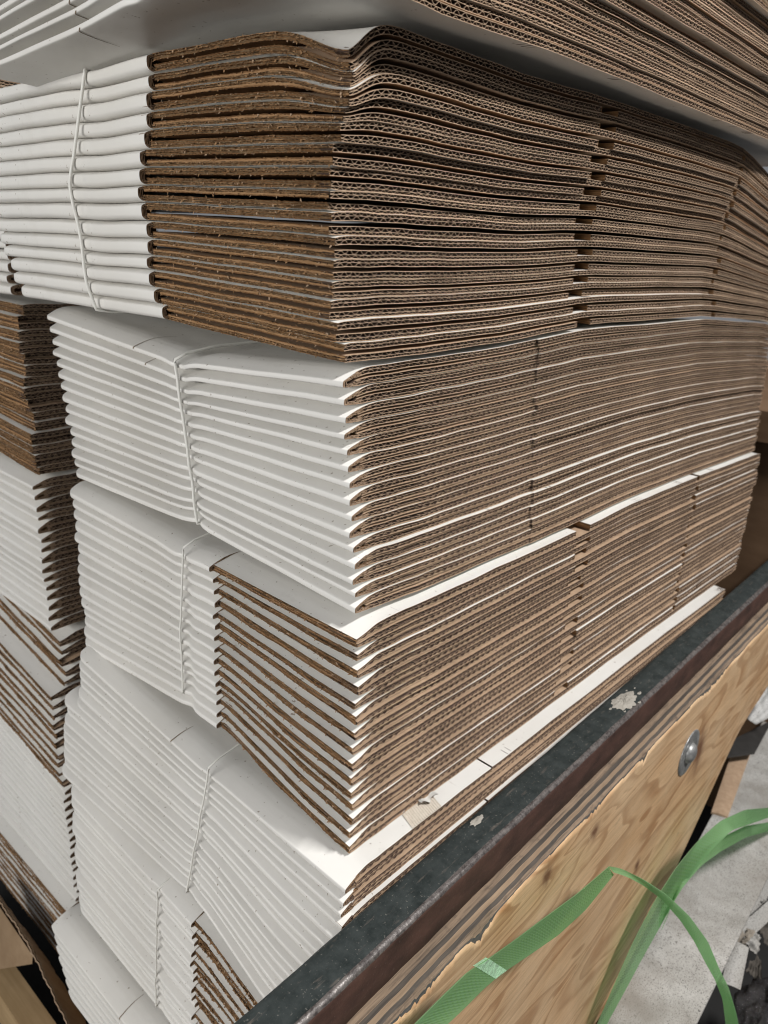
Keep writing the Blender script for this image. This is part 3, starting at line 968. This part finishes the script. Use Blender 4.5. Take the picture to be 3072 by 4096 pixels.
def lump(c, rx, ry, hgt, label=None):
    rr = np.random.default_rng(int(abs(c[0]) * 1e4))
    th = np.linspace(0, 2 * np.pi, 49); rad = np.linspace(0, 1, 12)
    edge = 1 + .10 * np.sin(3 * th + 1) + .07 * np.sin(7 * th) + .05 * np.sin(13 * th + 2) + .05 * rr.normal(0, 1, 49)
    edge[-1] = edge[0]
    rows = []
    for q in rad[::-1]:
        h = hgt * (1 - q ** 1.6) * (.45 + 1.1 * rr.random(49)) + .00015; h[-1] = h[0]
        rows.append(np.stack([c[0] + rx * q * edge * np.cos(th), c[1] + ry * q * edge * np.sin(th), c[2] + h], 1))
    mb = MB(); mb.grid(np.stack(rows), 0)
    return mb.obj("dried_splatter", [LUMP], cart)


lump((.452, -.094, zR + .0006), .026, .0125, .0032)
lump((.1335, -.083, zR + .0004), .010, .004, .0014)
for dx, dy, rr_ in ((.033, -.006, .003), (-.03, .005, .002), (.012, -.0155, .0022), (.04, .004, .0013), (-.022, -.011, .0016), (.026, .009, .0014)):
    lump((.452 + dx, -.094 + dy, zR + .0004), rr_ * 1.5, rr_ * .7, .0007)


# ------------------------------------------------------------------ green straps
def mat_strap():
    a = NT("green_strap", 0.15, 0, 0.8)
    tc = a.n("ShaderNodeUVMap")
    sp = a.n("ShaderNodeSeparateXYZ"); a.t.links.new(tc.outputs[0], sp.inputs[0])

    def mth(op, x, y=None):
        nd = a.n("ShaderNodeMath", operation=op)
        a.t.links.new(x, nd.inputs[0])
        if y is not None:
            if isinstance(y, (int, float)): nd.inputs[1].default_value = y
            else: a.t.links.new(y, nd.inputs[1])
        return nd.outputs[0]
    su = mth('SINE', mth('MULTIPLY', sp.outputs[0], 2 * math.pi / .0062))
    sv = mth('SINE', mth('MULTIPLY', sp.outputs[1], 2 * math.pi * 4.5))
    dots = mth('MULTIPLY', su, sv)
    edge = a.ramp(sp.outputs[1], [(0.08, 0.0), (0.2, 1.0), (0.8, 1.0), (0.92, 0.0)])
    dd = mth('MULTIPLY', dots, edge)
    mask = a.ramp(dd, [(0.35, 0.0), (0.7, 1.0)])
    c = a.mix(a.noise(18, 3), (0.42, 0.62, 0.34), (0.52, 0.72, 0.45))
    c = a.mix(mask, c, (0.40, 0.58, 0.26))
    a.base(c)
    a.set("Coat Weight", .8); a.set("Coat Roughness", .06)
    a.bump(dd, .32, .0006)
    tr = a.n("ShaderNodeBsdfTranslucent"); tr.inputs[0].default_value = (.22, .55, .22, 1)
    tp = a.n("ShaderNodeBsdfTransparent"); tp.inputs[0].default_value = (.62, .90, .62, 1)
    m1 = a.n("ShaderNodeMixShader"); m1.inputs[0].default_value = .40
    a.t.links.new(a.b.outputs[0], m1.inputs[1]); a.t.links.new(tr.outputs[0], m1.inputs[2])
    m2 = a.n("ShaderNodeMixShader"); m2.inputs[0].default_value = .46
    a.t.links.new(m1.outputs[0], m2.inputs[1]); a.t.links.new(tp.outputs[0], m2.inputs[2])
    a.t.links.new(m2.outputs[0], a.t.nodes["Material Output"].inputs[0])
    return a.m


STRAP = mat_strap()
CAMV = np.array(CAMPOS); RM = np.array([RIGHT, DOWN, FWD])


def catmull(P, n):
    P = np.asarray(P, float)
    s = np.concatenate([[0], np.cumsum(np.linalg.norm(np.diff(P, axis=0), axis=1))])
    q = np.linspace(0, s[-1], n)
    out = np.stack([np.interp(q, s, P[:, i]) for i in range(3)], 1)
    for _ in range(6):
        out[1:-1] = .25 * out[:-2] + .5 * out[1:-1] + .25 * out[2:]
    return out


def strap(A, B, label, n=130, thick=.0009, weld=None):
    A = catmull(A, n); B = catmull(B, n)
    mid = (A + B) / 2
    s = np.concatenate([[0], np.cumsum(np.linalg.norm(np.diff(mid, axis=0), axis=1))])
    tdir = np.gradient(mid, axis=0); nrm = np.cross(tdir, B - A); nrm /= np.linalg.norm(nrm, axis=1)[:, None]
    f = np.linspace(0, 1, 9)
    G = A[:, None] + (B - A)[:, None] * f[None, :, None]
    arch = (1 - (2 * f - 1) ** 2) * .0006
    G = G + nrm[:, None] * arch[None, :, None]
    uv = np.stack([np.repeat(s[:, None], 9, 1), np.repeat(f[None], n, 0)], -1)
    mb = MB()
    mb.grid(G, 0, uv)
    G2 = G - nrm[:, None] * thick
    mb.grid(G2, 0, uv, flip=True)
    mb.grid(np.stack([G[:, 0], G2[:, 0]], 1), 0, np.stack([uv[:, 0], uv[:, 0]], 1))
    mb.grid(np.stack([G[:, -1], G2[:, -1]], 1), 0, np.stack([uv[:, -1], uv[:, -1]], 1))
    root = mb.obj("plastic_strap", [STRAP], loc=tuple(mid[n // 2]), smooth=True)
    tag(root, label, "strap", "loose green plastic straps")
    root['_off'] = list(mid[n // 2])
    return root, G, nrm, uv


S1A =  [(-0.0931, -0.185, 0.2623), (-0.0564, -0.1826, 0.2536), (-0.0188, -0.1801, 0.2432), (0.0135, -0.1777, 0.2258), (0.0643, -0.1753, 0.2037), (0.131, -0.1729, 0.178), (0.2035, -0.1704, 0.1495), (0.2923, -0.168, 0.1226)]
S1B =  [(-0.0529, -0.187, 0.2246), (-0.027, -0.1846, 0.2141), (0.0073, -0.1821, 0.2035), (0.0376, -0.1797, 0.1902), (0.0931, -0.1773, 0.1626), (0.1615, -0.1749, 0.1306), (0.232, -0.1724, 0.1081), (0.3069, -0.17, 0.1015)]
S2A =  [(0.297, -0.1663, 0.1184), (0.312, -0.1748, 0.111), (0.335, -0.1961, 0.0927), (0.365, -0.2172, 0.0626), (0.4, -0.2402, 0.0179), (0.43, -0.2617, -0.0319), (0.455, -0.2783, -0.0877), (0.475, -0.2913, -0.1278), (0.495, -0.3037, -0.1785), (0.51, -0.3112, -0.2173)]
S2B =  [(0.301, -0.1715, 0.1103), (0.316, -0.1832, 0.1008), (0.339, -0.1963, 0.0811), (0.369, -0.2122, 0.0486), (0.404, -0.23, 0.0011), (0.434, -0.2451, -0.0466), (0.459, -0.26, -0.0943), (0.479, -0.2722, -0.1311), (0.499, -0.285, -0.1772), (0.514, -0.2955, -0.2361)]
S3A =  [(0.404, -0.152, -0.2728), (0.406, -0.154, -0.257), (0.4372, -0.158, -0.197), (0.4768, -0.16, -0.1484), (0.5203, -0.165, -0.1034), (0.5741, -0.17, -0.0771), (0.6191, -0.18, -0.0523), (0.6905, -0.19, -0.0518), (0.811, -0.2, -0.0974), (1.0352, -0.215, -0.22)]
S3B =  [(0.4262, -0.158, -0.2892), (0.4281, -0.16, -0.2731), (0.4695, -0.164, -0.2397), (0.519, -0.166, -0.2112), (0.5692, -0.171, -0.1732), (0.5958, -0.176, -0.1386), (0.6178, -0.186, -0.1015), (0.6571, -0.196, -0.0786), (0.7074, -0.206, -0.0709), (1.0149, -0.221, -0.2217)]
S4A =  [(0.6072, -0.168, -0.1815), (0.5928, -0.172, -0.1301), (0.6131, -0.176, -0.096), (0.6646, -0.182, -0.0953), (0.7361, -0.19, -0.1142), (0.8477, -0.2, -0.1556), (1.083, -0.215, -0.2843)]
S4B =  [(0.5585, -0.174, -0.1858), (0.565, -0.178, -0.1414), (0.5986, -0.182, -0.1179), (0.6463, -0.188, -0.1111), (0.7139, -0.196, -0.1251), (0.8387, -0.206, -0.1715), (1.0648, -0.221, -0.2887)]
s1, G1, N1, U1 = strap(S1A, S1B, "green strap with a shiny welded joint crossing in front of the plywood side")
m_ = MB()
q0, q1 = 29, 38
if (N1[50] @ (CAMV - G1[50, 4])) < 0: N1 = -N1
Gw = G1[q0:q1] + N1[q0:q1][:, None] * .0012
m_.grid(Gw, 0, U1[q0:q1]); m_.grid(Gw - N1[q0:q1][:, None] * .0034, 0, U1[q0:q1])
for e in (Gw[0], Gw[-1]): m_.grid(np.stack([e, e - N1[q0][None] * .0034]), 0)
for e in (Gw[:, 0], Gw[:, -1]): m_.grid(np.stack([e, e - N1[q0][None] * .0034]), 0)
WELD = NT("welded_strap", .12, 0, .9); WELD.base((.45, .74, .46)); WELD.bump(WELD.noise(170, 3, .6, WELD.co((1, .3, 1))), .9, .003); WELD.set("Coat Weight", .6)
m_.obj("weld_joint", [WELD.m], s1)
strap(S2A, S2B, "thin green strap tail bending down from the fold over the speckled board")
strap(S3A, S3B, "dark dotted green strap rising along the lower edge of the plywood side")
strap(S4A, S4B, "lighter green strap curving just below the dark dotted one")


# ------------------------------------------------------------------ speckled board, scraps, floor and what is behind
def mat_speck():
    a = NT("speckled_board", 0.6, 0, 0.35)
    c = a.mix(a.ramp(a.noise(11, 5, .65), [(.35, 0.), (.7, 1.)]), (.33, .315, .29), (.58, .565, .54))
    s1 = a.noise(560, 3, .6)
    c = a.mix(a.ramp(s1, [(.56, 0.), (.63, .9)]), c, (.07, .065, .06))
    s2 = a.noise(170, 2, .5)
    c = a.mix(a.ramp(s2, [(.70, 0.), (.75, .9)]), c, (.03, .03, .03))
    st_ = a.noise(6, 5, .6)
    c = a.mix(a.ramp(st_, [(.46, 0.), (.66, .65)]), c, (.22, .195, .165))
    a.base(c)
    return a.m


SPECK = mat_speck()
FLOORM = NT("dark_concrete", .85); FLOORM.base(FLOORM.mix(FLOORM.noise(22, 6, .65), (.008, .008, .008), (.028, .027, .026))); FLOORM.bump(FLOORM.noise(60, 5), .4, .004); FLOORM = FLOORM.m
zF = -.60
mb = MB(); g = np.linspace(-8, 8, 9); GX, GY = np.meshgrid(g, g, indexing='ij')
mb.grid(np.stack([GX, GY, np.full_like(GX, zF)], -1), 0)
fl = mb.obj("floor", [FLOORM]); structure(fl)

# board strip lying along the cart
mb = MB()
bz = -.30
P = np.array([[.20, -.163, bz], [1.9, -.050, bz + .01], [1.9, -.222, bz + .01], [.20, -.262, bz]])
xsb = np.linspace(0, 1, 30); ysb = np.linspace(0, 1, 6)
G = (1 - xsb)[:, None, None] * ((1 - ysb)[None, :, None] * P[0] + ysb[None, :, None] * P[3]) + xsb[:, None, None] * ((1 - ysb)[None, :, None] * P[1] + ysb[None, :, None] * P[2])
mb.grid(G, 0); mb.grid(G - np.array([0, 0, .006]), 0)
for e in (G[:, 0], G[:, -1]): mb.grid(np.stack([e, e - np.array([0, 0, .006])]), 0)
for e in (G[0], G[-1]): mb.grid(np.stack([e, e - np.array([0, 0, .006])]), 0)
tag(mb.obj("speckled_board", [SPECK], loc=(.9, -.19, bz)), "long pale board with black speckles lying below the plywood cart side", "board")

# carton behind the stack
CARTON = mat_kraft("carton_brown", (.155, .092, .052), (.21, .13, .078), (8, 8, 30))
mb = MB(); mb.box((1.45, -.12, zF), (2.4, .9, .40)); mb.box((1.42, -.14, .40), (2.4, .9, .47))
tag(mb.obj("brown_carton", [CARTON], loc=(1.9, .4, zF)), "large plain brown carton standing behind the far end of the stack", "carton")

# platform the stacks stand on
WOODP = mat_kraft("pallet_wood", (.30, .20, .10), (.48, .34, .19), (60, 4, 60))
pal = thing("pallet", "wooden pallet in the dark under the lowest bundle of boxes", "pallet", (.4, .5, zF))
for (y0, y1) in ((-.03, .12), (.2, .35), (.42, .56), (.63, .78), (.9, 1.05)):
    mb = MB(); mb.box((.02, y0, -.305), (1.1, y1, -.282)); mb.obj("deck_board", [WOODP], pal)
for (x0, x1) in ((.06, .14), (.5, .6), (1.0, 1.1)):
    mb = MB(); mb.box((x0, -.03, -.43), (x1, 1.1, -.307)); mb.obj("stringer", [WOODP], pal)


EDGE = [(-.061, .78, -.34), (-.063, .744, -.34), (-.064, .67, -.34), (-.069, .602, -.34), (-.077, .535, -.34), (-.088, .45, -.34), (-.0945, .41, -.34)]
E0 = catmull(EDGE, 60)
tray = thing("cardboard_tray", "brown cardboard tray with a thin folded wall edge at the foot of the neighbouring stack", "tray", (-.06, .6, -.46))
rr = np.random.default_rng(9)
wv = np.array([wob(rr, .0012, (.05, .02))(E0[:, 1]), 0 * E0[:, 1], wob(rr, .0008, (.05, .2))(E0[:, 1])]).T
mb = MB()
E1 = E0 + wv
wd = np.interp(E1[:, 1], [.41, .75], [.050, .018])
bot = E1 + np.stack([wd, 0 * wd, -.02 - wd * 1.7], 1)
mb.grid(np.stack([E1 + np.array([.0022, 0, 0]), E1 * .5 + bot * .5 + np.array([.002, 0, .004]), bot]), 0)
mb.grid(np.stack([E1 + np.array([-.0022, 0, -.0005]), E1 * .5 + bot * .5 + np.array([-.004, 0, .001]), bot - np.array([.006, 0, 0])]), 0)
mb.grid(np.stack([E1 + np.array([.0022, 0, 0]), E1 + np.array([.0010, 0, .0006])]), 0)
mb.grid(np.stack([E1 + np.array([.0008, 0, -.0016]), E1 + np.array([-.0008, 0, -.0018])]), 1)
mb.grid(np.stack([E1 + np.array([-.0009, 0, .0006]), E1 + np.array([-.0022, 0, 0])]), 0)
mb.obj("side_wall", [mat_kraft("tray_kraft", (.40, .28, .19), (.50, .37, .26), (20, 20, 20)), DARKCUT], tray)
mb = MB()
A0, A1, B1, B0 = (np.array(q) for q in ((-.066, .80, -.342), (-.0715, .60, -.342), (-.0755, .597, -.354), (-.092, .735, -.470)))
f = np.linspace(0, 1, 12)[:, None]
top_ = A0 + (A1 - A0) * f; bot_ = B0 + (B1 - B0) * f
mb.grid(np.stack([top_, bot_]), 0); mb.grid(np.stack([top_, bot_]) + np.array([.006, 0, 0]), 0)
mb.grid(np.stack([bot_, bot_ + np.array([.006, 0, 0])]), 1)
mb.obj("flap", [mat_kraft("tray_outer_kraft", (.27, .18, .105), (.36, .25, .155), (30, 30, 30)), DARKCUT], tray)



# ------------------------------------------------------------------ scraps beside the cart
PAPER = NT("pale_paper", .5); PAPER.base(PAPER.mix(PAPER.ramp(PAPER.noise(300, 2), [(.6, 0.), (.66, .8)]), (.72, .71, .69), (.2, .19, .18))); PAPER = PAPER.m
FILM = NT("clear_film", .09, 0, .8)
FILM.base((.05, .046, .046)); FILM.set("Transmission Weight", .25)
FILM.bump(FILM.noise(38, 6, .65), 1.0, .02); FILM = FILM.m


def sheetlet(name, c4, label, cat, mat, bend=.0, th=.0008, ridge=0.0, seed=1, group=None):
    rr = np.random.default_rng(seed)
    a, b, c, d = (np.array(q, float) for q in c4)
    f = np.linspace(0, 1, 14)
    G = (1 - f)[:, None, None] * ((1 - f)[None, :, None] * a + f[None, :, None] * d) + f[:, None, None] * ((1 - f)[None, :, None] * b + f[None, :, None] * c)
    n = np.cross(b - a, d - a); n /= np.linalg.norm(n)
    if n[2] < 0: n = -n
    w1_, w2_ = wob(rr, ridge, (.6, .3)), wob(rr, ridge, (.7, .25))
    h = bend * (4 * f * (1 - f))[:, None] + w1_(f)[:, None] + w2_(f)[None, :] + .6 * wob(rr, ridge, (.5,))(f[:, None] + f[None, :])
    G = G + h[..., None] * n
    mb = MB(); mb.grid(G, 0); mb.grid(G - n * th, 0)
    for e in (G[0], G[-1], G[:, 0], G[:, -1]): mb.grid(np.stack([e, e - n * th]), 0)
    return tag(mb.obj(name, [mat], loc=tuple(G.mean((0, 1))), smooth=False), label, cat, group)



sheetlet("paper_scrap", [(.753, -.238, -.315), (.761, -.266, -.318), (.70, -.278, -.35), (.686, -.251, -.345)], "small pale speckled tab standing out at the right edge of the speckled board", "paper scrap", SPECK, .004, seed=2)
sheetlet("paper_scrap", [(.80, -.234, -.33), (.93, -.262, -.33), (.90, -.275, -.345), (.79, -.252, -.345)], "speckled pale strip lying slanted under the crumpled scraps", "paper scrap", SPECK, .003, seed=3)
sheetlet("paper_scrap", [(.87, -.231, -.35), (1.0, -.237, -.35), (.965, -.250, -.36), (.852, -.248, -.36)], "speckled pale strip furthest back beside the speckled board", "paper scrap", SPECK, .003, seed=4)
rb = np.random.default_rng(8)
for i, (c, s_, col) in enumerate((((.765, -.235, -.318), .020, 0), ((.782, -.255, -.322), .017, 0), ((.752, -.248, -.330), .014, 0))):
    d = rb.normal(0, .35, (4, 3))
    q = [np.array(c) + s_ * (np.array(o) + dd * .6) for o, dd in zip(((-1, -.3, 0), (1, -.5, .25), (.9, .5, .35), (-.8, .5, .05)), d)]
    sheetlet("crumpled_scrap", q, ("grey-brown crumpled scrap highest on the tab by the speckled board", "grey-brown crumpled scrap right of the small pale tab", "grey-brown crumpled scrap half behind the green strap tail")[i], "paper scrap",
             mat_kraft("scrap_%d" % i, (.20, .17, .14), (.38, .34, .29), (60, 60, 60)), .004, ridge=.003, seed=20 + i)
for i, (x_, y_, z_, sz) in enumerate(((.83, -.262, -.36, .022), (.88, -.272, -.37, .026), (.80, -.285, -.39, .020), (.92, -.256, -.36, .018), (.76, -.287, -.40, .016), (.97, -.262, -.37, .024))):
    d = rb.normal(0, .5, (4, 3))
    q = [np.array((x_, y_, z_)) + sz * (np.array(o) + dd * .5) for o, dd in zip(((-1, -.3, 0), (1, -.4, .2), (.9, .5, .3), (-.8, .5, 0)), d)]
    sheetlet("litter_scrap", q, ["small dark crumpled scrap under the speckled strips", "dark crumpled scrap at the right edge below the speckled strips", "dark crumpled scrap just above the shiny film",
             "small grey scrap against the furthest speckled strip", "smallest dark scrap beside the shiny film", "grey scrap furthest back at the right edge"][i], "paper scrap",
             mat_kraft("litter_%d" % i, (.05, .045, .04), (.16, .14, .12), (60, 60, 60)) if i % 3 else SPECK, .004, ridge=.004, seed=50 + i)
# dark film bag
th = np.linspace(0, 2 * np.pi, 61); ph = np.linspace(0, np.pi * .55, 30)
TH, PH = np.meshgrid(th, ph)
rad = 1 + sum(a_ * np.sin(k1 * TH + p1) * np.sin(k2 * PH * 2 + p2) for a_, k1, k2, p1, p2 in ((.14, 3, 2, .3, 1), (.09, 7, 4, 2, 0), (.06, 11, 7, 1, 2), (.035, 19, 13, 0, 1), (.02, 31, 21, 2, 2)))
Gb = np.stack([.73 + .10 * rad * np.sin(PH) * np.cos(TH), -.325 + .055 * rad * np.sin(PH) * np.sin(TH), -.43 + .06 * rad * np.cos(PH)], -1)
mb = MB(); mb.grid(Gb, 0)
tag(mb.obj("plastic_bag", [FILM], loc=(.73, -.325, -.44)), "crumpled shiny dark plastic film in the bottom right corner", "plastic bag")
sheetlet("torn_paper", [(1.30, -.067, -.212), (1.30, -.094, -.222), (1.34, -.13, -.19), (1.36, -.10, -.10)], "torn white paper corner sticking out past the plywood's far lower edge", "paper scrap", PAPER, .01, ridge=.003, seed=31)
sheetlet("cardboard_scrap", [(1.27, -.066, -.29), (1.29, -.10, -.29), (1.03, -.135, -.291), (1.02, -.105, -.291)], "narrow brown cardboard scrap with a fluted edge below the plywood", "cardboard scrap", KRAFT, .002, th=.005, seed=33)
BRK = NT("grey_metal", .45, .6); BRK.base(BRK.mix(BRK.noise(40, 4), (.05, .048, .047), (.12, .115, .11))); BRK = BRK.m
sheetlet("metal_plate", [(1.26, -.06, -.262), (1.42, -.105, -.262), (1.25, -.115, -.262), (1.19, -.075, -.262)], "dull grey metal plate wedged between plywood and speckled board", "metal plate", BRK, .0, th=.004, seed=34)

bat = MB(); bat.box((-.105, .40, -.565), (-.062, 1.0, -.475), 0)
tag(bat.obj("wooden_batten", [WOODP], loc=(-.08, .7, -.56)), "pale wooden batten under the cardboard tray in the bottom left corner", "batten")
